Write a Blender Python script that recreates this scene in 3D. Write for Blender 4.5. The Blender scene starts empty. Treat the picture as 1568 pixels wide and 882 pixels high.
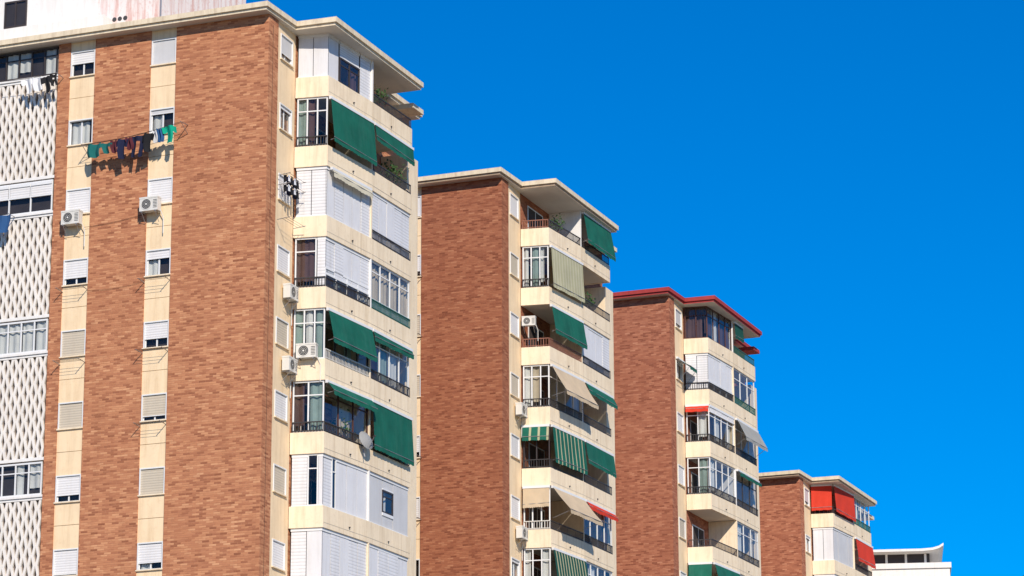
import bpy, math, random
from mathutils import Matrix, Vector
random.seed(7)
scene=bpy.context.scene
scene.view_settings.view_transform='Standard'; scene.view_settings.look='None'; scene.view_settings.exposure=0
# ---------------------------------------------------------------- camera
CAMZ=1.6
psi=math.radians(21.698); th=math.radians(15.224); ro=math.radians(0.22)
R=Vector((math.cos(psi),math.sin(psi),0)); Fw=Vector((-math.sin(psi)*math.cos(th),math.cos(psi)*math.cos(th),math.sin(th)))
U=R.cross(Fw)
R2=R*math.cos(ro)-U*math.sin(ro); U2=R*math.sin(ro)+U*math.cos(ro)
cam=bpy.data.cameras.new('camera'); co=bpy.data.objects.new('camera',cam); scene.collection.objects.link(co)
m=Matrix((R2,U2,-Fw)).transposed().to_4x4(); m.translation=Vector((0,0,CAMZ)); co.matrix_world=m
cam.sensor_width=36; cam.lens=4647.9/1568*36; cam.clip_end=6000; cam.clip_start=0.5
scene.camera=co
# ---------------------------------------------------------------- light
EL=math.radians(34); AZ=math.radians(36)
sv=Vector((math.sin(AZ)*math.cos(EL),-math.cos(AZ)*math.cos(EL),math.sin(EL)))
sl=bpy.data.lights.new('sun','SUN'); sl.energy=5.0; sl.angle=math.radians(0.5); sl.color=(1,0.90,0.775)
so=bpy.data.objects.new('sun',sl); scene.collection.objects.link(so); so.rotation_euler=sv.to_track_quat('Z','Y').to_euler(); so.location=(60,-60,90)
w=bpy.data.worlds.new('World'); scene.world=w; w.use_nodes=True
nt=w.node_tree; bg=nt.nodes['Background']
sk=nt.nodes.new('ShaderNodeTexSky'); sk.sky_type='NISHITA'; sk.sun_disc=False; sk.sun_elevation=EL; sk.sun_rotation=math.atan2(sv.x,sv.y)
sk.air_density=1.0; sk.dust_density=0.0; sk.ozone_density=4.0
hs=nt.nodes.new('ShaderNodeHueSaturation'); hs.inputs['Saturation'].default_value=1.75; hs.inputs['Value'].default_value=1.0
mt_=nt.nodes.new('ShaderNodeMix'); mt_.data_type='RGBA'; mt_.blend_type='MULTIPLY'; mt_.inputs[0].default_value=1; mt_.inputs[7].default_value=(1,1.04,1.27,1)
nt.links.new(sk.outputs[0],hs.inputs['Color']); nt.links.new(hs.outputs[0],mt_.inputs[6]); nt.links.new(mt_.outputs[2],bg.inputs[0]); bg.inputs[1].default_value=0.103
# ---------------------------------------------------------------- materials
MATS={}
def newmat(name):
    m=bpy.data.materials.new(name); m.use_nodes=True; MATS[name]=m
    return m,m.node_tree,m.node_tree.nodes['Principled BSDF']
def N(nt,t,**k):
    n=nt.nodes.new(t)
    for a,b in k.items(): setattr(n,a,b)
    return n
def mapped(nt,sx,sy,sz):
    tc=N(nt,'ShaderNodeTexCoord'); mp=N(nt,'ShaderNodeMapping'); mp.inputs['Scale'].default_value=(sx,sy,sz)
    nt.links.new(tc.outputs['Object'],mp.inputs['Vector']); return mp.outputs[0]
def mixc(nt,fac,a,b,mode='MIX'):
    n=N(nt,'ShaderNodeMix',data_type='RGBA',blend_type=mode)
    for sock,v in ((n.inputs[0],fac),(n.inputs[6],a),(n.inputs[7],b)):
        if hasattr(v,'is_output'): nt.links.new(v,sock)
        elif isinstance(v,(tuple,list)): sock.default_value=(*v[:3],1)
        else: sock.default_value=v
    return n.outputs[2]
def ramp(nt,v,a,b,c0=0,c1=1):
    n=N(nt,'ShaderNodeMapRange'); n.inputs[1].default_value=a;n.inputs[2].default_value=b;n.inputs[3].default_value=c0;n.inputs[4].default_value=c1
    nt.links.new(v,n.inputs[0]); return n.outputs[0]
def noise(nt,vec,scale,detail=3,rough=.6):
    n=N(nt,'ShaderNodeTexNoise'); n.inputs['Scale'].default_value=scale; n.inputs['Detail'].default_value=detail; n.inputs['Roughness'].default_value=rough
    nt.links.new(vec,n.inputs['Vector']); return n.outputs[0]
def plain(name,col,rough=.7,var=.25,dirt=None,dirtamt=.5,slat=0,metal=0,trans=0):
    m,nt,p=newmat(name)
    a=noise(nt,mapped(nt,1,1,1),1.3,4); f=ramp(nt,a,.3,.7)
    dark=tuple(c*(1-var) for c in col)
    c=mixc(nt,f,dark,col)
    if dirt:
        s=noise(nt,mapped(nt,4,4,.3),1.0,5,.7); f2=ramp(nt,s,.46,.72,0,dirtamt); c=mixc(nt,f2,c,dirt)
        s=noise(nt,mapped(nt,1,1,1),7,4,.6); f3=ramp(nt,s,.55,.8,0,dirtamt*.6); c=mixc(nt,f3,c,dirt)
    if slat:
        wv=N(nt,'ShaderNodeTexWave',bands_direction='Z'); wv.inputs['Scale'].default_value=slat
        nt.links.new(mapped(nt,1,1,1),wv.inputs['Vector'])
        c=mixc(nt,ramp(nt,wv.outputs[1],0,.35,.35,0),c,tuple(x*.35 for x in col))
        b=N(nt,'ShaderNodeBump'); b.inputs['Strength'].default_value=.3;b.inputs['Distance'].default_value=.01
        nt.links.new(wv.outputs[1],b.inputs['Height']); nt.links.new(b.outputs[0],p.inputs['Normal'])
    nt.links.new(c,p.inputs['Base Color']); p.inputs['Roughness'].default_value=rough; p.inputs['Metallic'].default_value=metal
    p.inputs['Specular IOR Level'].default_value=.3
    if trans:
        t=N(nt,'ShaderNodeBsdfTranslucent'); nt.links.new(c,t.inputs[0]); mx=N(nt,'ShaderNodeMixShader'); mx.inputs[0].default_value=trans
        nt.links.new(p.outputs[0],mx.inputs[1]);nt.links.new(t.outputs[0],mx.inputs[2]); nt.links.new(mx.outputs[0],nt.nodes['Material Output'].inputs[0])
    return m
def brick(name,base,k=1.0):
    m,nt,p=newmat(name)
    tc=N(nt,'ShaderNodeTexCoord'); sp=N(nt,'ShaderNodeSeparateXYZ'); nt.links.new(tc.outputs['Object'],sp.inputs[0])
    ad=N(nt,'ShaderNodeMath',operation='ADD'); nt.links.new(sp.outputs[0],ad.inputs[0]); nt.links.new(sp.outputs[1],ad.inputs[1])
    cb=N(nt,'ShaderNodeCombineXYZ'); nt.links.new(ad.outputs[0],cb.inputs[0]); nt.links.new(sp.outputs[2],cb.inputs[1])
    br=N(nt,'ShaderNodeTexBrick'); nt.links.new(cb.outputs[0],br.inputs['Vector'])
    br.inputs['Color1'].default_value=(0,0,0,1);br.inputs['Color2'].default_value=(1,1,1,1);br.inputs['Mortar'].default_value=(.6,.6,.6,1)
    br.inputs['Scale'].default_value=1; br.inputs['Brick Width'].default_value=.30; br.inputs['Row Height'].default_value=.082; br.inputs['Mortar Size'].default_value=.007; br.inputs['Mortar Smooth'].default_value=.3
    br.inputs['Bias'].default_value=0
    cr=N(nt,'ShaderNodeValToRGB'); el=cr.color_ramp.elements
    f=lambda a,b,c:(base[0]*a,base[1]*b,base[2]*c,1)
    stops=[(0,f(.50,.42,.42)),(.16,f(.74,.67,.68)),(.4,f(.95,.93,.93)),(.7,f(1.05,1.08,1.06)),(.88,f(1.17,1.28,1.28)),(1,f(1.3,1.55,1.6))]
    el[0].position=0;el[0].color=stops[0][1];el[1].position=1;el[1].color=stops[-1][1]
    for q,c in stops[1:-1]:
        e=el.new(q); e.color=c
    nt.links.new(br.outputs[0],cr.inputs[0])
    mp=N(nt,'ShaderNodeMapping'); mp.inputs['Scale'].default_value=(1.3,7,1); nt.links.new(cb.outputs[0],mp.inputs[0])
    n1=noise(nt,mp.outputs[0],1.2,4,.7)
    c=mixc(nt,ramp(nt,n1,.48,.72,0,.6),cr.outputs[0],f(.6,.52,.52)[:3])
    mp3=N(nt,'ShaderNodeMapping'); mp3.inputs['Scale'].default_value=(1.3,7,1);mp3.inputs['Location'].default_value=(31,17,0); nt.links.new(cb.outputs[0],mp3.inputs[0])
    n3=noise(nt,mp3.outputs[0],1.6,4,.7)
    c=mixc(nt,ramp(nt,n3,.55,.75,0,.6),c,f(1.25,1.45,1.5)[:3])
    n2=noise(nt,cb.outputs[0],.35,5,.6)
    c=mixc(nt,ramp(nt,n2,.35,.7,.0,.35),c,f(.75,.68,.66)[:3])
    mp4=N(nt,'ShaderNodeMapping'); mp4.inputs['Scale'].default_value=(2.2,.12,1); nt.links.new(cb.outputs[0],mp4.inputs[0])
    n4=noise(nt,mp4.outputs[0],1.0,5,.6)
    c=mixc(nt,ramp(nt,n4,.5,.75,0,.3),c,f(.62,.58,.56)[:3])
    nt.links.new(c,p.inputs['Base Color']); p.inputs['Roughness'].default_value=.9; p.inputs['Specular IOR Level'].default_value=.2
    b=N(nt,'ShaderNodeBump'); b.inputs['Strength'].default_value=.5;b.inputs['Distance'].default_value=.02; b.invert=True
    nt.links.new(br.outputs[1],b.inputs['Height']); nt.links.new(b.outputs[0],p.inputs['Normal'])
brick('brick1',(.52,.225,.115))
brick('brick2',(.37,.138,.072))
brick('brick3',(.41,.155,.088))
brick('brick4',(.46,.175,.098))
plain('plaster',(.89,.74,.53),.85,.10,(.55,.40,.24),.55)
plain('strip',(.89,.69,.445),.85,.10,(.62,.42,.23),.5)
plain('fascia',(.80,.68,.49),.8,.12,(.35,.25,.16),.5)
plain('fascia_brown',(.45,.33,.22),.8,.2,(.2,.13,.08),.5)
plain('fascia_red',(.42,.05,.045),.7,.2,(.2,.03,.03),.4)
plain('white_wall',(.82,.80,.76),.8,.06,(.5,.42,.36),.25)
plain('rust_wall',(.80,.74,.70),.8,.06,(.55,.2,.14),.9)
plain('lattice',(.84,.79,.72),.8,.1,(.5,.42,.34),.3)
plain('lattice_back',(.34,.28,.24),.9,.3)
plain('shut_white',(.78,.76,.74),.55,.05,(.5,.46,.42),.2,slat=3.2)
plain('panel_white',(.72,.715,.72),.5,.07,(.48,.45,.42),.35)
plain('panel_slat',(.75,.745,.75),.5,.07,(.48,.45,.42),.35,slat=2.4)
plain('panel_grey',(.60,.595,.59),.5,.08,(.4,.38,.36),.25)
plain('shut_beige',(.60,.52,.40),.6,.08,(.4,.33,.25),.2,slat=3.2)
plain('frame_white',(.75,.75,.74),.5,.05)
plain('frame_dark',(.05,.04,.04),.5,.1)
plain('frame_brown',(.10,.04,.03),.5,.1)
plain('rail_dark',(.05,.045,.045),.5,.1)
plain('rail_green',(.03,.12,.09),.5,.1)
plain('rail_red',(.28,.12,.08),.6,.1)
plain('rail_white',(.65,.62,.56),.5,.1)
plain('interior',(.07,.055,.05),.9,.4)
plain('ceiling',(.70,.66,.58),.9,.1)
plain('awn_green',(.007,.14,.092),.8,.30,(.05,.17,.13),.3,trans=.10)
plain('awn_green2',(.01,.09,.065),.8,.25,trans=.12)
plain('awn_cream',(.72,.66,.50),.8,.1,trans=.15)
plain('awn_beige',(.66,.52,.35),.8,.15,trans=.15)
plain('awn_olive',(.50,.48,.30),.8,.15,trans=.15)
plain('awn_olive2',(.60,.57,.40),.8,.15,trans=.15)
plain('awn_red',(.75,.055,.025),.8,.15,trans=.15)
plain('awn_grey',(.40,.40,.37),.8,.15,trans=.15)
plain('cur_w',(.75,.74,.70),.9,.2); plain('cur_g',(.32,.42,.38),.9,.3); plain('cur_b',(.14,.08,.07),.9,.3); plain('cur_k',(.62,.52,.38),.9,.2)
plain('metal',(.4,.4,.4),.4,.1,metal=.6)
plain('ac_white',(.72,.70,.64),.5,.08,(.4,.36,.3),.3)
plain('ac_dark',(.06,.06,.06),.6,.1)
plain('dish',(.30,.30,.29),.6,.1)
plain('cable',(.04,.035,.03),.7,.1)
plain('leaf',(.05,.11,.03),.8,.5); plain('terracotta',(.45,.17,.09),.8,.2)
for n_,c_ in dict(cl_teal=(.01,.14,.13),cl_green=(.0,.35,.22),cl_navy=(.012,.016,.05),cl_black=(.015,.015,.018),cl_maroon=(.10,.02,.03),cl_white=(.8,.8,.8),cl_blue=(.03,.10,.25)).items(): plain(n_,c_,.9,.3)
plain('asphalt',(.05,.05,.05),.9,.3); plain('paving',(.30,.28,.25),.9,.2,(.15,.14,.12),.4); plain('earth',(.22,.18,.13),.95,.3); plain('paint',(.75,.75,.72),.8,.1)
def glassmat():
    m,nt,p=newmat('glass')
    for n in list(nt.nodes):
        if n.type=='BSDF_PRINCIPLED': nt.nodes.remove(n)
    t=N(nt,'ShaderNodeBsdfTransparent'); t.inputs[0].default_value=(.82,.84,.84,1)
    g=N(nt,'ShaderNodeBsdfGlossy'); g.inputs['Roughness'].default_value=.04; g.inputs[0].default_value=(.85,.9,.92,1)
    lw=N(nt,'ShaderNodeLayerWeight'); lw.inputs[0].default_value=.5
    mx=N(nt,'ShaderNodeMixShader'); nt.links.new(ramp(nt,lw.outputs[1],.2,1,.04,.32),mx.inputs[0]);nt.links.new(t.outputs[0],mx.inputs[1]);nt.links.new(g.outputs[0],mx.inputs[2])
    nt.links.new(mx.outputs[0],nt.nodes['Material Output'].inputs[0])
glassmat()
# ---------------------------------------------------------------- mesh accumulators
class Part:
    def __init__(s,name): s.name=name;s.v=[];s.f=[];s.m=[];s.slots=[]
    def mi(s,mat):
        if mat not in s.slots: s.slots.append(mat)
        return s.slots.index(mat)
    def hexa(s,pts,mat):
        i=len(s.v); s.v+=pts; k=s.mi(mat)
        for q in ((0,3,2,1),(4,5,6,7),(0,1,5,4),(1,2,6,5),(2,3,7,6),(3,0,4,7)):
            s.f.append(tuple(i+a for a in q)); s.m.append(k)
    def box(s,x0,x1,y0,y1,z0,z1,mat):
        s.hexa([(x0,y0,z0),(x1,y0,z0),(x1,y1,z0),(x0,y1,z0),(x0,y0,z1),(x1,y0,z1),(x1,y1,z1),(x0,y1,z1)],mat)
    def prism(s,poly,z0,z1,mat,matb=None):
        i=len(s.v); n=len(poly); s.v+=[(x,y,z0) for x,y in poly]+[(x,y,z1) for x,y in poly]; k=s.mi(mat)
        for a in range(n):
            b=(a+1)%n; s.f.append((i+a,i+b,i+n+b,i+n+a)); s.m.append(k)
        s.f.append(tuple(i+n+a for a in range(n))); s.m.append(k)
        s.f.append(tuple(i+a for a in reversed(range(n)))); s.m.append(s.mi(matb or mat))
    def quad(s,pts,mat):
        i=len(s.v); s.v+=pts; s.f.append(tuple(range(i,i+len(pts)))); s.m.append(s.mi(mat))
    def tube(s,a,b,r,mat,n=6):
        a=Vector(a);b=Vector(b);d=(b-a).normalized(); u=d.cross(Vector((0,0,1)))
        if u.length<.01: u=Vector((1,0,0))
        u.normalize(); w=d.cross(u); i=len(s.v); k=s.mi(mat)
        for p in (a,b):
            for j in range(n):
                t=2*math.pi*j/n; s.v.append(tuple(p+u*r*math.cos(t)+w*r*math.sin(t)))
        for j in range(n):
            j2=(j+1)%n; s.f.append((i+j,i+j2,i+n+j2,i+n+j)); s.m.append(k)
        s.f.append(tuple(i+j for j in reversed(range(n))));s.m.append(k);s.f.append(tuple(i+n+j for j in range(n)));s.m.append(k)
    def make(s,parent=None,loc=None):
        me=bpy.data.meshes.new(s.name); me.from_pydata(s.v,[],s.f)
        for x in s.slots: me.materials.append(MATS[x])
        me.polygons.foreach_set('material_index',s.m); me.update()
        o=bpy.data.objects.new(s.name,me); scene.collection.objects.link(o)
        if parent: o.parent=parent
        if loc: o.location=loc
        return o
class Fr:
    def __init__(s,P,Q):
        s.P=P; dx=Q[0]-P[0];dy=Q[1]-P[1]; s.L=math.hypot(dx,dy); s.d=(dx/s.L,dy/s.L); s.n=(s.d[1],-s.d[0])
    def pt(s,a,o,z): return (s.P[0]+s.d[0]*a+s.n[0]*o, s.P[1]+s.d[1]*a+s.n[1]*o, z)
    def box(s,part,a0,a1,z0,z1,o0,o1,mat):
        part.hexa([s.pt(a0,o1,z0),s.pt(a1,o1,z0),s.pt(a1,o0,z0),s.pt(a0,o0,z0),s.pt(a0,o1,z1),s.pt(a1,o1,z1),s.pt(a1,o0,z1),s.pt(a0,o0,z1)],mat)
def shutters(part,fr,a0,a1,z0,z1,n,mat,o=-.09,frame='frame_white'):
    w=(a1-a0)/n
    fr.box(part,a0,a1,z0,z0+.05,o-.03,o+.035,frame); fr.box(part,a0,a1,z1-.12,z1,o-.03,o+.035,frame)
    for i in range(n):
        mm=mat
        if mat=='panel_white' and random.random()<.5: mm='panel_slat'
        zl=z0+.05
        fr.box(part,a0+i*w+.015,a0+(i+1)*w-.015,zl,z1-.12,o-.02,o+random.choice((.0,.012,.03)),mm)
    for i in range(n+1):
        x=min(max(a0+i*w,a0+.02),a1-.02); fr.box(part,x-.014,x+.014,z0+.05,z1-.12,o-.03,o-.012,'rail_dark')
def curtain(part,fr,a0,a1,z0,z1,o,mat):
    n=max(4,int((a1-a0)/.06)); ph=random.random()*6
    for i in range(n):
        x0=a0+(a1-a0)*i/n;x1=a0+(a1-a0)*(i+1)/n
        o0=o+.03*math.sin(ph+i*1.3);o1=o+.03*math.sin(ph+(i+1)*1.3)
        part.quad([fr.pt(x0,o0,z0),fr.pt(x1,o1,z0),fr.pt(x1,o1,z1),fr.pt(x0,o0,z1)],mat)
def glazing(part,fr,a0,a1,z0,z1,n,frame='frame_white',cur='....',o=-.09,transom=.72,t=.028,co=.12):
    fr.box(part,a0,a1,z0,z0+.06,o-.03,o+.03,frame); fr.box(part,a0,a1,z1-.07,z1,o-.03,o+.03,frame)
    w=(a1-a0)/n
    for i in range(n+1):
        x=min(max(a0+i*w,a0+t),a1-t); fr.box(part,x-t,x+t,z0+.06,z1-.07,o-.027,o+.027,frame)
    if transom:
        zt=z0+(z1-z0)*transom; fr.box(part,a0+.03,a1-.03,zt-.022,zt+.022,o-.02,o+.02,frame)
    part.quad([fr.pt(a0+.02,o,z0+.03),fr.pt(a1-.02,o,z0+.03),fr.pt(a1-.02,o,z1-.03),fr.pt(a0+.02,o,z1-.03)],'glass')
    cm=dict(w='cur_w',g='cur_g',b='cur_b',k='cur_k')
    for i in range(n):
        c=cur[i%len(cur)]
        if c in cm:
            u0=i*w+.03;u1=(i+1)*w-.03
            if random.random()<.35: u1=u0+(u1-u0)*random.uniform(.4,.8)
            curtain(part,fr,a0+u0,a0+u1,z0+random.choice((.05,.05,.3)),z1-.06,o-co,cm[c])
        elif c=='s': shutters(part,fr,a0+i*w+.03,a0+(i+1)*w-.03,z0+(z1-z0)*random.choice((.08,.3,.5)),z1-.06,1,'shut_white',o+.035)
def railing(part,fr,a0,a1,z,h,mat,o=-.03):
    fr.box(part,a0,a1,z+h-.04,z+h,o-.022,o+.022,mat); fr.box(part,a0,a1,z+.05,z+.08,o-.015,o+.015,mat)
    n=int((a1-a0)/.115)
    for i in range(n+1):
        x=a0+.01+(a1-a0-.02)*i/n; t=.011 if i%8 else .02
        fr.box(part,x-t,x+t,z,z+h-.04,o-.01,o+.01,mat)
def awning(part,fr,a0,a1,zt,drop,out,mats,arms=True):
    o0=.05; n=12; K=7; ph=random.random()*6; tilt=random.uniform(-.06,.06)
    fr.box(part,a0-.02,a1+.02,zt-.12,zt-.01,.003,.12,'frame_white')
    def P(u,t):
        sag=.05*math.sin(t*math.pi)*(1 if out>.5 else .4)+.02*math.sin(u*17+t*3+ph)*t
        return fr.pt(a0+(a1-a0)*u,o0+.04+(out-o0)*(t if out>.6 else t**.8)-sag*.5,zt-.07-(drop-.07+tilt*(u-.5))*t-sag*.4)
    strips=max(n,int((a1-a0)/.10)) if len(mats)>1 else n
    for i in range(strips):
        mt=mats[i%len(mats)]
        for j in range(K):
            part.quad([P(i/strips,(j+1)/K),P((i+1)/strips,(j+1)/K),P((i+1)/strips,j/K),P(i/strips,j/K)],mt)
        v=.17
        for q in range(2):
            u0=(i+q/2)/strips;u1=(i+(q+1)/2)/strips
            A=P(u0,1);B=P(u1,1); da=.03*abs(math.sin(u0*n*math.pi)); db=.03*abs(math.sin(u1*n*math.pi))
            part.quad([(A[0],A[1],A[2]-v-da),(B[0],B[1],B[2]-v-db),B,A],mt)
    A=P(0,1);B=P(1,1); part.tube(A,B,.016,'metal')
    if arms:
        for u in (.04,.96):
            e=P(u,1); part.tube(fr.pt(a0+(a1-a0)*u,.02,max(e[2]-.05,zt-2.0) if out<.6 else zt-1.5),e,.014,'metal',5)
def ac_mesh():
    p=Part('air_conditioner_body'); p.box(-.4,.4,-.3,0,0,.56,'ac_white')
    p.box(-.41,.41,-.31,.01,.5,.565,'ac_white')
    n=20; cxx=-.1
    for r0,r1,y,mt in ((0,.2,-.304,'ac_dark'),(.2,.235,-.312,'ac_white'),(.09,.1,-.315,'ac_white'),(.15,.158,-.315,'ac_white'),(0,.04,-.317,'ac_white')):
        for i in range(n):
            a=2*math.pi*i/n;b=2*math.pi*(i+1)/n
            f=lambda r,t:(cxx+r*math.cos(t),y,.27+r*math.sin(t))
            p.quad([f(r0,a),f(r1,a),f(r1,b),f(r0,b)] if r0>0 else [f(0,0),f(r1,a),f(r1,b)],mt)
    for i in range(6): p.box(.2,.37,-.304,-.301,.1+i*.06,.125+i*.06,'ac_dark')
    for x in (-.3,.3): p.box(x-.02,x+.02,-.34,.05,-.05,-.004,'metal'); p.tube((x,-.3,-.05),(x,.04,-.4),.012,'metal',5)
    p.tube((.38,-.05,.1),(.5,.02,-.25),.02,'ac_white',5); p.tube((.5,.02,-.25),(.5,.03,-.9),.02,'ac_white',5)
    return p
_acm=None
def place_ac(org,fr,a,z,o=.08,s=1.0):
    global _acm
    if _acm is None: ob=ac_mesh().make(); _acm=ob.data
    else:
        ob=bpy.data.objects.new('air_conditioner',_acm); scene.collection.objects.link(ob)
    ob.name='air_conditioner'; ob.scale=(s,s,s)
    p=fr.pt(a,o,z); ob.location=(org[0]+p[0],org[1]+p[1],org[2]+p[2])
    ob.rotation_euler=(0,0,math.atan2(fr.d[1],fr.d[0]))
def plant(org,fr,a,z,s=1.0):
    p=Part('potted_plant'); n=10
    for i in range(n):
        t0=2*math.pi*i/n;t1=2*math.pi*(i+1)/n
        p.quad([(.1*math.cos(t0),.1*math.sin(t0),0),(.1*math.cos(t1),.1*math.sin(t1),0),(.15*math.cos(t1),.15*math.sin(t1),.25),(.15*math.cos(t0),.15*math.sin(t0),.25)],'terracotta')
    for i in range(90):
        q=Vector((random.gauss(0,.14),random.gauss(0,.14),.3+abs(random.gauss(.15,.18))))*s; d=Vector((random.gauss(0,1),random.gauss(0,1),random.gauss(.3,.7))).normalized()*.13*s; e=d.orthogonal().normalized()*.035*s
        p.quad([tuple(q),tuple(q+d*.5+e),tuple(q+d),tuple(q+d*.5-e)],'leaf')
    c=fr.pt(a,-.3,z); p.make(loc=(org[0]+c[0],org[1]+c[1],org[2]+c[2]))
# ---------------------------------------------------------------- tower
n_=(-.52,2.64); b_=(.83,2.86); m_=(1.09,6.56); e_=(1.17,10.39); XC=-.42; XI=-.55; YB=14.0
FF=Fr((0,0),(1,0)); SD=Fr((XC,0),(XC-.10,2.64)); F=Fr(n_,b_); S1=Fr(b_,m_); S2=Fr(m_,e_)
ZR=43.69; ZU=43.36; ZW=42.96; ZB=41.55; H=2.9
def win(part,fr,a0,a1,zt,h,closed,shut='shut_white',cur='.',dep=-.13,style='frame_white'):
    z0=zt-h
    fr.box(part,a0,a0+.045,z0,zt,dep,.015,style);fr.box(part,a1-.045,a1,z0,zt,dep,.015,style)
    fr.box(part,a0+.045,a1-.045,zt-.05,zt,dep,.012,style)
    fr.box(part,a0-.03,a1+.03,z0-.05,z0,dep,.06,'plaster')
    zs=zt-.05-(h-.05)*closed
    if closed>0: fr.box(part,a0+.045,a1-.045,zs+.001,zt-.05,-.07,-.035,shut); fr.box(part,a0+.045,a1-.045,zs-.03,zs,-.075,-.03,style)
    if closed<.97:
        zz=zs-.03; mid=(a0+a1)/2
        part.quad([fr.pt(a0+.04,-.10,z0),fr.pt(a1-.04,-.10,z0),fr.pt(a1-.04,-.10,zz),fr.pt(a0+.04,-.10,zz)],'glass')
        fr.box(part,mid-.03,mid+.03,z0+.04,zz,-.12,-.085,style); fr.box(part,a0+.045,a1-.045,z0,z0+.04,-.12,-.08,style)
        if zz-z0>.1:
            fr.box(part,a0+.045,a0+.08,z0+.04,zz,-.118,-.083,style); fr.box(part,a1-.08,a1-.045,z0+.04,zz,-.118,-.083,style)
        if cur in 'wgkb' and cur!='.': curtain(part,fr,a0+.05,(a0+a1)/2+random.choice((0,.3)),z0+.02,zz,-.19,'cur_'+cur)
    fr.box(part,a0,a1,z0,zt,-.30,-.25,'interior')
def tower(org,bm,fas,fas2,cfg,A,B,SW,lattice=True):
    e=bpy.data.objects.new('brick_apartment_tower',None); scene.collection.objects.link(e); e.location=org
    zb0=-org[2]-.3
    W=Part('walls'); Wn=Part('windows'); Rf=Part('roof'); Bd=Part('balconies'); Gz=Part('balcony_enclosures'); Rl=Part('railings'); Aw=Part('awnings')
    XAL,XAR,XBL,XBR=-9.32,-8.17,-5.65,-4.51
    for x0,x1 in ((-9.85,XAL),(XAR,XBL),(XBR,XC)): W.box(x0,x1,0,.30,zb0,ZU,bm)
    W.box(XC-.3,XC-.003,.30,.85,zb0,ZU,bm)
    W.box(-26,XC-.3,.30,YB,zb0,ZU-.01,bm)
    W.box(XC-.3,XI,2.7,YB,zb0,ZU-.012,bm)
    W.box(-26,-16.2,0,.30,zb0,ZU,bm)
    for XL,XR,T in ((XAL,XAR,A),(XBL,XBR,B)):
        zt=ZW; W.box(XL,XR,.05,.30,ZW,ZU,'strip')
        k=0
        while zt-1.05>zb0:
            cl,sh,cu=T[k%len(T)]
            win(Wn,Fr((0,.04),(1,.04)),XL+.02,XR-.02,zt,1.05,cl,sh,cu,dep=-.13)
            zc=zt-1.05; zn=max(zt-H,zb0); zm=(zc+zn)/2
            W.box(XL,XR,.05,.30,zm+.01,zc,'strip'); W.box(XL,XR,.05,.30,zn,zm-.01,'strip')
            zt-=H;k+=1
    sA,sB=.85,2.64; w0,w1=1.15,2.35
    SD.box(W,sA,w0,zb0,ZU,-.28,-.02,'strip');SD.box(W,w1,sB,zb0,ZU,-.28,-.02,'strip'); SD.box(W,w0,w1,ZW+.0,ZU,-.28,-.02,'strip')
    zt=ZW;k=0
    while zt-1.05>zb0:
        cl,sh,cu=SW[k%len(SW)]
        win(Wn,SD,w0+.01,w1-.01,zt,1.05,cl,sh,cu,dep=-.13)
        SD.box(W,w0,w1,max(zt-H,zb0),zt-1.05,-.28,-.02,'strip'); zt-=H;k+=1
    Lx0,Lx1=-16.2,-9.85
    W.box(Lx0,Lx1,.22,.30,zb0,ZU,'lattice_back')
    zones=[('w',43.36,42.05)]
    z=42.05
    while z>2: zones+= [('l',z,z-4.30),('w',z-4.30,z-5.75)]; z-=5.75
    Lt=Part('lattice_screen')
    for zi,(t,z1,z0) in enumerate(zones):
        z0=max(z0,zb0)
        if t=='l' and lattice:
            Lt.box(Lx0,Lx1,.03,.12,z1-.12,z1,'white_wall'); Lt.box(Lx0,Lx1,.03,.12,z0,z0+.12,'white_wall')
            per=.185; nx=int((Lx1-Lx0)/per); segs=max(2,int(round((z1-z0-.24)/.36))); hh=(z1-z0-.24)/segs
            for i in range(nx):
                xc=Lx0+(i+.5)*per; sg=1 if i%2 else -1
                for j in range(segs):
                    s0=sg*(1 if j%2 else -1)*.042; s1=-s0; za=z0+.12+j*hh; zb_=za+hh; t_=.053
                    Lt.hexa([(xc+s0-t_,.05,za),(xc+s0+t_,.05,za),(xc+s0+t_,.14,za),(xc+s0-t_,.14,za),(xc+s1-t_,.05,zb_),(xc+s1+t_,.05,zb_),(xc+s1+t_,.14,zb_),(xc+s1-t_,.14,zb_)],'lattice')
        elif t=='w':
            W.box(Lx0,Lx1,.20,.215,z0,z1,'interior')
            cfgw=[('frame_dark','.ww.w','g'),('frame_white','sss','s'),('frame_white','wwww','g'),('frame_white','ww.w','g'),('frame_white','sss','s')][(zi//2)%5]
            LF=Fr((Lx0,0.06),(Lx1,.06))
            for a0,a1 in ((.1,3.1),(3.3,Lx1-Lx0-.08)):
                glazing(Wn,LF,a0,a1,z0+.08,z1-.06,5 if cfgw[2]=='g' else 3,cfgw[0],cfgw[1],o=.0,transom=0 if cfgw[2]=='s' else .7,co=.085)
            W.box(Lx0,Lx1,-.02,.14,z0-.02,z0+.07,'white_wall')
    if lattice: Lt.make(e)
    poly=[(-26.5,-.56),(-.23,-.56),(-.18,2.0),(1.51,2.07),(1.51,10.8),(-.1,10.8),(-.1,YB+.4),(-26.5,YB+.4)]
    pin=[(-26.4,-.48),(-.31,-.48),(-.26,2.08),(1.43,2.15),(1.43,10.72),(-.18,10.72),(-.18,YB+.3),(-26.4,YB+.3)]
    Rf.prism(poly,ZR-.21,ZR,fas); Rf.prism(pin,ZU,ZR-.21,fas2,'ceiling')
    Rf.box(-.5,.95,11.0,12.1,ZR-.95,ZR-.75,fas)
    Rf.box(-.5,.7,10.95,12.1,zb0,ZR-3.0,'plaster')
    nrow=0; zb=ZB
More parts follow.
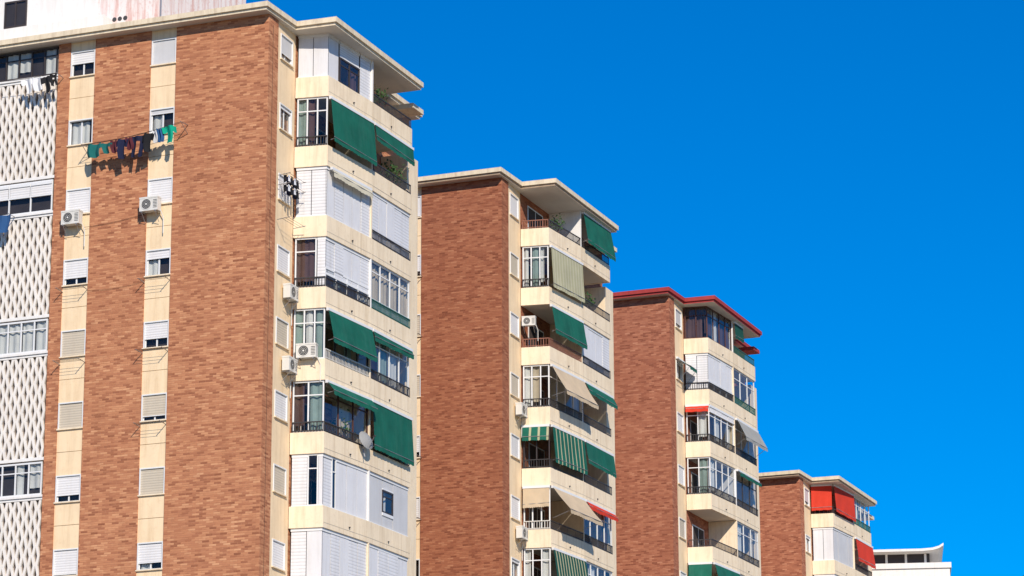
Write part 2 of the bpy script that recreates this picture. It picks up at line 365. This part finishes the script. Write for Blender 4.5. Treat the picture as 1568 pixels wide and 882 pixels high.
    while zb-.9>-org[2]+2.5:
        outer=[(XC-.1,n_[1]),b_,m_,e_,(XC-.1,e_[1])]
        inner=[(XC-.1,e_[1]-.12),(e_[0]-.12,e_[1]-.12),(m_[0]-.12,m_[1]),(b_[0]-.12,b_[1]+.12),(XC-.1,n_[1]+.12)]
        Bd.prism(outer+inner,zb-.85,zb,'plaster')
        Bd.prism([(XI-.1,n_[1]+.12),(b_[0]-.12,b_[1]+.12),(m_[0]-.12,m_[1]),(e_[0]-.12,e_[1]-.12),(XI-.1,e_[1]-.12)],zb-.83,zb-.62,'ceiling')
        # thin shadow joint line of the floor slab
        S1.box(Bd,.03,S1.L-.02,zb-.66,zb-.64,-.01,.006,'shut_beige'); S2.box(Bd,.02,S2.L-.03,zb-.66,zb-.64,-.01,.006,'shut_beige')
        S1.box(Bd,S1.L*.55,S1.L*.565,zb-.55,zb-.5,-.01,.06,'rail_dark'); S2.box(Bd,S2.L*.45,S2.L*.465,zb-.55,zb-.5,-.01,.05,'rail_dark')
        zt=(zb+2.05) if nrow else ZU
        Bd.box(XI,m_[0]-.005,m_[1]-.05,m_[1]+.05,zb-.62,zt-.001,'plaster' if nrow%3 else 'white_wall')
        for ya,yb in ((3.6,5.6),(7.4,9.4)):
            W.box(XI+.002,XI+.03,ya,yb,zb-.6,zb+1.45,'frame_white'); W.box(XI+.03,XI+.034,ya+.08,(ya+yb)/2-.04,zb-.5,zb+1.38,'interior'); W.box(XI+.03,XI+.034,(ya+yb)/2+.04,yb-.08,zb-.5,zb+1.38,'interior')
        row=cfg[nrow] if nrow<len(cfg) else cfg[(nrow*5+3)%len(cfg)]
        for fr,els in zip((F,S1,S2),row):
            aa,ab=(.07,fr.L-.04) if fr is F else (.06,fr.L-.06)
            for el in els:
                k=el[0]
                g=lambda f0,f1:(aa+(ab-aa)*f0,aa+(ab-aa)*f1)
                zf=lambda f:zb+(zt-zb)*f
                if k=='sh': a0,a1=g(el[1],el[2]); shutters(Gz,fr,a0,a1,zf(el[5]) if len(el)>5 else zb,zf(el[6]) if len(el)>6 else zt,el[3],el[4])
                elif k=='gl': a0,a1=g(el[1],el[2]); glazing(Gz,fr,a0,a1,zf(el[6]) if len(el)>6 else zb,zf(el[7]) if len(el)>7 else zt,el[3],el[4],el[5])
                elif k=='bl': a0,a1=g(el[1],el[2]); shutters(Gz,fr,a0,a1,zf(el[4]),zt,el[3],el[5] if len(el)>5 else 'shut_white',o=-.03)
                elif k=='ra': railing(Rl,fr,aa,ab,zb,el[2] if len(el)>2 else .42,el[1])
                elif k=='aw': a0,a1=g(el[1],el[2]); awning(Aw,fr,a0,a1,zt,el[3],el[4],el[5])
                elif k=='ac': place_ac(org,fr,fr.L*el[1],zb+el[2],.02,el[3] if len(el)>3 else 1)
                elif k=='pl': plant(org,fr,fr.L*el[1],zb-.05,1.3)
        zb-=H; nrow+=1
    for x,y in ((.4,3.3),(.6,6.5),(.7,9.9)): Bd.box(x-.2,x+.2,y-.2,y+.2,zb0,zb+H-.85,'plaster')
    for p in (W,Wn,Rf,Bd,Gz,Rl,Aw): p.make(e)
    return e
G=['awn_green'];GD=['awn_green2'];GS=['awn_green','awn_green','awn_green','awn_olive'];BE=['awn_beige'];OL=['awn_olive','awn_olive','awn_olive2'];RD=['awn_red'];GY=['awn_grey']
W_='panel_white';FWh='frame_white';FD='frame_dark'
allw=lambda: ([('sh',0,1,2,W_)],[('sh',0,1,4,W_)],[('sh',0,1,4,W_)])
cfg1=[
 ([('sh',0,1,2,W_)],[('sh',0,.25,1,W_),('gl',.27,.73,2,FD,'.b',0,.62),('sh',.27,.73,1,'shut_white',.62,1),('sh',.75,1,1,W_)],[('ra','rail_dark'),('pl',.3)]),
 ([('gl',0,1,3,FWh,'gb.'),('ra','rail_dark')],[('aw',0,1,1.75,.22,G)],[('ra','rail_dark'),('aw',.0,1,.62,.12,G),('pl',.6),('pl',.75)]),
 ([('sh',0,1,2,W_)],[('sh',0,1,5,W_),('aw',0.05,.95,.25,.14,['awn_cream'])],[('sh',0,1,5,'panel_white'),('ra','rail_dark')]),
 ([('gl',0,.7,1,FWh,'b'),('sh',.72,1,1,W_),('ra','rail_dark')],[('gl',0,1,4,FWh,'.g.w',0,.4),('sh',0,1,5,W_,.25,1),('ra','rail_dark')],[('gl',0,1,4,FWh,'kkkk',.2,1),('sh',0,1,4,'panel_grey',0,.22),('ra','rail_green')]),
 ([('gl',0,1,3,FWh,'gwg'),('ac',.5,.0)],[('gl',0,1,4,FD,'..g.'),('aw',0,1,1.25,.3,G),('ra','rail_white')],[('gl',0,1,4,FWh,'.gw.'),('aw',0,1,.3,.12,G),('ra','rail_dark')]),
 ([('gl',0,1,2,FWh,'bg'),('ra','rail_dark')],[('gl',0,1,3,'frame_brown','.k.'),('aw',0,1,.45,.35,G),('ra','rail_dark'),('pl',.5)],[('ra','rail_dark'),('aw',0,1,1.85,.15,G)]),
 ([('sh',0,.5,1,W_),('gl',.5,.85,1,FWh,'.'),('sh',.85,1,1,W_)],[('sh',0,.2,1,W_),('gl',.2,.3,1,FWh,'.'),('sh',.3,1,3,W_)],[('sh',0,.35,1,'panel_grey'),('gl',.35,.62,1,FD,'w',.3,.75),('sh',.35,.62,1,'panel_grey',0,.3),('sh',.35,.62,1,'panel_grey',.75,1),('sh',.62,1,1,'panel_grey')]),
 ([('sh',0,1,2,W_)],[('sh',0,1,5,W_)],[('sh',0,1,4,W_)]),
]
cfg2=[
 ([('ra','rail_red')],[('ra','rail_dark'),('pl',.4)],[('ra','rail_dark'),('aw',0,1,1.45,.3,G)]),
 ([('gl',0,1,3,FWh,'wgw'),('ra','rail_dark')],[('aw',0,1,1.85,.15,OL)],[('ra','rail_dark'),('pl',.4)]),
 ([('ra','rail_red'),('ac',.3,1.0,.8)],[('ra','rail_red'),('aw',0,1,1.25,.25,G)],[('sh',0,1,4,W_),('ra','rail_dark')]),
 ([('gl',0,1,3,FWh,'wk.'),('ra','rail_dark')],[('ra','rail_dark'),('aw',0,1,1.35,.8,BE),('gl',0,1,4,FWh,'...w')],[('ra','rail_dark'),('aw',0,1,.5,.3,G)]),
 ([('ra','rail_dark'),('aw',0,1,.6,.2,GS),('gl',0,1,2,FD,'..')],[('ra','rail_dark'),('aw',0,1,1.6,.2,GS)],[('ra','rail_dark'),('aw',0,1,1.0,.2,G)]),
 ([('gl',0,1,3,FWh,'...'),('aw',0,1,.85,.12,BE),('ra','rail_white')],[('ra','rail_dark'),('aw',0,1,1.2,.95,BE)],[('gl',0,1,4,FWh,'.b.b'),('aw',0,1,.3,.25,RD),('ra','rail_dark')]),
 ([('gl',0,1,3,FWh,'w.w'),('ra','rail_dark')],[('aw',0,1,1.7,.3,['awn_green2','awn_green2','awn_olive'])],[('gl',0,1,4,FWh,'.w.b'),('ra','rail_dark')]),
]
cfg3=[
 ([('gl',0,1,2,'frame_brown','bb')],[('gl',0,1,4,'frame_brown','bwbb')],[('ra','rail_green'),('aw',.0,.4,.8,.1,GD)]),
 ([('sh',0,1,2,'panel_white'),('ra','rail_dark')],[('sh',0,1,4,W_,.25,1),('gl',0,1,4,FWh,'....',0,.25),('ra','rail_dark')],[('gl',0,1,3,FWh,'...'),('ra','rail_green')]),
 ([('gl',0,1,2,FWh,'.w'),('aw',0,1,.25,.2,RD),('ra','rail_dark')],[('gl',0,1,4,FWh,'.w.w'),('bl',0,1,4,.8),('ra','rail_dark')],[('ra','rail_dark'),('aw',0,1,1.1,.6,GY),('gl',0,1,3,FWh,'..w')]),
 ([('gl',0,1,2,FWh,'.g'),('ra','rail_dark')],[('gl',0,1,4,FWh,'w...'),('ra','rail_dark')],[('ra','rail_dark'),('aw',0,1,.2,.2,G),('gl',0,1,3,FD,'...')]),
 ([('ra','rail_dark')],[('ra','rail_dark')],[('gl',0,1,3,FWh,'w.k'),('ra','rail_dark')]),
 ([('aw',0,1,1.1,.3,G)],[('aw',0,1,1.1,.3,G)],[('gl',0,1,3,FWh,'w.k')]),
]
cfg4=[
 ([('aw',0,1,1.45,.15,RD),('ra','rail_dark')],[('aw',0,1,1.55,.15,RD),('ra','rail_dark')],[('gl',0,1,4,FWh,'wg.w'),('ra','rail_green')]),
 ([('sh',0,1,2,'panel_white')],[('sh',0,1,4,'panel_grey')],[('aw',0,1,1.3,.2,['awn_red']),('ra','rail_dark')]),
 allw(),
]
sw,sb='shut_white','shut_beige'
A1=[(.45,sw,'.'),(0,sw,'w'),(1,sw,'.'),(.7,sw,'.'),(.98,sb,'.'),(1,sb,'.'),(.72,sw,'.'),(.92,sw,'.')]
B1=[(1,'panel_grey','.'),(.15,'panel_grey','w'),(1,sw,'.'),(.3,sw,'w'),(.62,sw,'.'),(.8,sb,'.'),(1,sb,'.'),(.72,sw,'w')]
S1w=[(.7,'panel_grey','.'),(.1,sw,'w'),(1,sw,'.'),(1,sw,'.'),(1,sb,'.'),(1,sw,'.'),(1,sb,'.'),(1,sw,'.')]
O1=(-49.90,100.79,0)
def org(dx,dy,dz): return (O1[0]+dx,O1[1]+dy,dz)
O2=org(-.35,25.3,.6);O3=org(-.6,50.23,1.1);O4=org(-.34,73.55,-4.53)
tower(O1,'brick1','fascia','fascia',cfg1,A1,B1,S1w)
tower(O2,'brick2','fascia','fascia_brown',cfg2,B1,A1[::-1],S1w[::-1])
tower(O3,'brick3','fascia_red','fascia_red',cfg3,B1,A1,S1w,False)
tower(O4,'brick4','fascia','fascia_brown',cfg4,B1,A1,S1w,False)
place_ac(O1,FF,-8.85,35.6); place_ac(O1,FF,-5.35,35.75)
for z in (32.3,29.4): place_ac(O1,SD,2.0,z-.1)
for z in (32.3,26.5,20.7): place_ac(O2,SD,2.0,z)
place_ac(O3,SD,2.0,21.5)
# small side awning on the third tower
e=bpy.data.objects.new('window_awning',None); scene.collection.objects.link(e); e.location=O3
p=Part('awning_fabric'); awning(p,SD,1.1,2.45,40.2,.55,.75,G); p.make(e)
# ---------------------------------------------------------------- clothes
def cloth(p,kind,x,z,w,h,mat,y=-.6):
    nx,nz=8,8; ph=random.random()*6
    def ok(i,j):
        if kind=='shirt': return 1<i<6 or j<3
        if kind=='pants': return j<2 or i not in (3,4)
        return True
    def P(i,j):
        u=i/nx; t=j/nz; sp=(u-.5)*w
        if kind=='shirt' and (i<=1 or i>=7): zz=-t*h-.12*abs(u-.5)*2*h
        else: zz=-t*h
        return (x+sp*(1-.15*t)+.04*math.sin(t*4+ph),y+.06*math.sin(u*9+ph)+.03*t,z+zz-.03*math.sin(u*math.pi))
    for i in range(nx):
        for j in range(nz):
            if ok(i,j): p.quad([P(i,j+1),P(i+1,j+1),P(i+1,j),P(i,j)],mat)
def line(p,a,b,sag,r=.012,mat='cable'):
    a=Vector(a);b=Vector(b);pr=a
    for i in range(1,9):
        t=i/8; q=a.lerp(b,t)-Vector((0,0,sag*4*t*(1-t))); p.tube(pr,q,r,mat,4); pr=q
L=Part('laundry_line')
line(L,(-8.3,-.6,38.75),(-3.9,-.6,39.15),.12,.009); line(L,(-8.3,-.4,38.8),(-3.9,-.4,39.2),.1,.009)
for x,z in ((-8.3,38.75),(-3.9,39.15)): L.tube((x,.05,z+.05),(x,-.65,z),.018,'metal',5); L.tube((x,.05,z-.35),(x,-.6,z),.014,'metal',5)
cloth(L,'towel',-7.75,38.72,.65,.55,'cl_teal'); cloth(L,'shirt',-7.2,38.70,.6,.42,'cl_teal'); cloth(L,'towel',-6.85,38.75,.3,.5,'cl_maroon'); cloth(L,'shirt',-6.5,38.78,.6,.8,'cl_navy')
cloth(L,'towel',-6.15,38.8,.3,.5,'cl_maroon');cloth(L,'pants',-5.8,38.82,.6,.85,'cl_navy'); cloth(L,'shirt',-5.35,38.88,.6,.75,'cl_black'); cloth(L,'towel',-5.0,38.95,.25,.5,'cl_white'); cloth(L,'towel',-4.8,39.0,.25,.55,'cl_blue'); cloth(L,'shirt',-4.4,39.08,.6,.7,'cl_green')
L.make(loc=O1)
L=Part('laundry_line'); line(L,(-12.6,-.5,41.95),(-9.6,-.5,41.95),.05)
for x in (-12.6,-9.6): L.tube((x,.05,41.9),(x,-.55,41.95),.018,'metal',5)
cloth(L,'shirt',-10.9,41.9,.6,.6,'cl_white',-.5);cloth(L,'towel',-10.5,41.9,.5,.55,'cl_white',-.5);cloth(L,'shirt',-10.05,41.9,.5,.7,'cl_black',-.5);cloth(L,'pants',-9.75,41.95,.35,.5,'cl_black',-.5)
L.make(loc=O1)
L=Part('laundry_line'); line(L,(-14.6,-.5,36.3),(-11.6,-.5,36.3),.05)
for x in (-14.6,-11.6): L.tube((x,.05,36.3),(x,-.55,36.3),.018,'metal',5)
cloth(L,'towel',-11.9,36.27,.8,.7,'cl_blue',-.5);cloth(L,'shirt',-13,36.27,.7,.6,'cl_white',-.5)
L.make(loc=O1)
def rack(o,xs,y,z,items,side=False):
    L=Part('clothes_drying_rack')
    if side:
        for a in (1.0,2.4): L.tube((XC,a,z),(XC+.55,a,z+.05),.016,'metal',5)
        for q in (.2,.35,.5): L.tube((XC+q,1.0,z+.03),(XC+q,2.4,z+.03),.008,'cable',4)
        for i in range(items):
            a=1.1+i*.26
            L.quad([(XC+.4,a,z+.02),(XC+.4,a+.14,z+.02),(XC+.44,a+.13,z-.25-.1*(i%2)),(XC+.4,a+.01,z-.25-.1*(i%2))],'cl_black' if i%2 else 'cl_white')
            L.quad([(XC+.2,a,z+.02),(XC+.34,a,z+.02),(XC+.33,a,z-.25-.15*(i%2)),(XC+.2,a+.01,z-.3)],'cl_navy' if i%2 else 'cl_black')
    else:
        for a in (xs-.55,xs+.55): L.tube((a,.05,z),(a,-.5,z+.05),.016,'metal',5)
        for q in (.2,.35,.5): L.tube((xs-.6,-q,z+.03),(xs+.6,-q,z+.03),.008,'cable',4)
        for i in range(items): cloth(L,'towel',xs-.4+i*.3,z,.2,.3,random.choice(('cl_black','cl_white','cl_navy')),-.35)
    L.make(loc=o)
rack(O1,0,0,37.0,5,True); rack(O1,0,0,36.6,5,True); rack(O1,0,0,35.2,0,True)
for i,(x,z) in enumerate(((-8.75,32.95),(-5.1,32.95),(-5.1,30.1),(-5.1,27.2),(-8.75,30.0))): rack(O1,x,0,z,0)
for i,k in enumerate((1,2,4,5,6)): rack(O2,-5.0,0,ZW-1.1-k*H,2 if k in (1,4) else 0)
L=Part('facade_cable'); 
line(L,(-8.4,-.03,35.5),(-5.7,-.03,35.75),.06,.007); line(L,(-8.2,-.03,32.9),(-5.6,-.03,33.0),.1,.005)
line(L,(-.41,.35,43),(-.41,.35,1),0,.006); L.make(loc=O1)
D=Part('satellite_dish'); n=20
for k in range(4):
    for i in range(n):
        f=lambda r,t:(r*math.cos(t),.9*r*r-.16,r*math.sin(t))
        r0=.1*k;r1=.1*(k+1);a=2*math.pi*i/n;b=2*math.pi*(i+1)/n
        D.quad([f(r0,a),f(r1,a),f(r1,b),f(r0,b)] if k else [f(0,0),f(r1,a),f(r1,b)],'dish')
D.tube((0,-.16,0),(0,.25,-.25),.03,'metal');D.tube((0,.25,-.25),(0,.25,-.6),.025,'metal'); D.tube((0,0,-.38),(0,-.45,-.05),.012,'metal');D.tube((0,-.4,-.05),(0,-.5,-.04),.035,'ac_dark')
p=S1.pt(3.0,.2,ZB-5*H+.2); d=D.make(loc=(O1[0]+p[0],O1[1]+p[1],p[2])); d.rotation_euler=(math.radians(-20),0,math.radians(75))
# penthouse on tower 1
e=bpy.data.objects.new('rooftop_penthouse',None); scene.collection.objects.link(e); e.location=O1
P=Part('penthouse_walls'); P.box(-26,-8.9,1.3,9,ZR,ZR+5,'white_wall'); P.box(-8.9,-6.05,1.32,9,ZR,ZR+5,'rust_wall')
P.box(-26,-8.2,.6,1.298,ZR,ZR+.95,'white_wall'); P.make(e)
P=Part('penthouse_windows'); LF=Fr((-26,1.3),(-6,1.3))
for a in (10.6,12.75): glazing(P,LF,a,a+1.05,ZR+1.25,ZR+2.4,2,'frame_dark','..',o=.04,transom=0); LF.box(P,a,a+1.05,ZR+1.25,ZR+2.4,.001,.006,'interior')
for x in (-8.1,-7.85,-7.6):
    for i in range(14):
        a=2*math.pi*i/14;b=2*math.pi*(i+1)/14
        P.quad([(x,1.315,ZR+.95),(x+.1*math.cos(a),1.315,ZR+.95+.1*math.sin(a)),(x+.1*math.cos(b),1.315,ZR+.95+.1*math.sin(b))],'ac_dark')
P.make(e)
P=Part('television_antenna'); P.tube((0,0,0),(0,0,3.2),.02,'metal'); P.tube((-.5,0,2.9),(.6,0,2.9),.012,'metal')
for i in range(7): P.tube((-.45+i*.16,-.25,2.9),(-.45+i*.16,.25,2.9),.008,'metal',4)
P.make(loc=(O1[0]-5.9,O1[1]+1.2,ZR))
# white building with upturned eaves (turned about its right-hand corner)
e=bpy.data.objects.new('white_building_with_upturned_roof',None); scene.collection.objects.link(e); e.location=(-45.7,190,0); e.rotation_euler=(0,0,math.radians(15))
P=Part('building_walls'); P.box(-16,.35,0,9,0,35.45,'white_wall'); P.box(-16,.45,-.1,9.1,35.45,35.8,'white_wall')
P.box(-15,-.9,.9,8,35.8,36.55,'frame_dark');  # recess under the eaves, not a frame: its shade is put into the near-black colour
for i in range(12): P.box(-15+i*1.25,-14.85+i*1.25,.8,.895,35.8,36.55,'white_wall')
for k in range(11):
    for i in range(7): P.box(-14.5+i*2.1,-13.3+i*2.1,-.02,-.005,1.5+k*3,2.8+k*3,'interior')
P.make(e)
P=Part('upturned_roof'); pr=[(-16.2,.35),(-15.6,.05),(-15,0),(-1.4,0),(-.7,.05),(-.3,.16),(0.0,.34)]
for i in range(len(pr)-1):
    (x0,h0),(x1,h1)=pr[i],pr[i+1]; t=.16
    P.hexa([(x0,-.2,36.55+h0),(x1,-.2,36.55+h1),(x1,9.2,36.55+h1),(x0,9.2,36.55+h0),(x0,-.2,36.55+t+h0),(x1,-.2,36.55+t+h1),(x1,9.2,36.55+t+h1),(x0,9.2,36.55+t+h0)],'white_wall')
P.make(e)
# ---------------------------------------------------------------- ground
g=Part('ground'); g.quad([(-2500,-2500,0),(2500,-2500,0),(2500,2500,0),(-2500,2500,0)],'earth'); g.make()
g=Part('road'); g.quad([(-38,-300,.004),(-26,-300,.004),(-26,600,.004),(-38,600,.004)],'asphalt')
for i in range(90): g.quad([(-32.07,-300+i*10,.008),(-31.93,-300+i*10,.008),(-31.93,-296+i*10,.008),(-32.07,-296+i*10,.008)],'paint')
g.make()
for x0,x1 in ((-47,-38.0),(-26,-18)):
    g=Part('pavement'); g.box(x0,x1,-300,600,-.05,.13,'paving'); g.make()
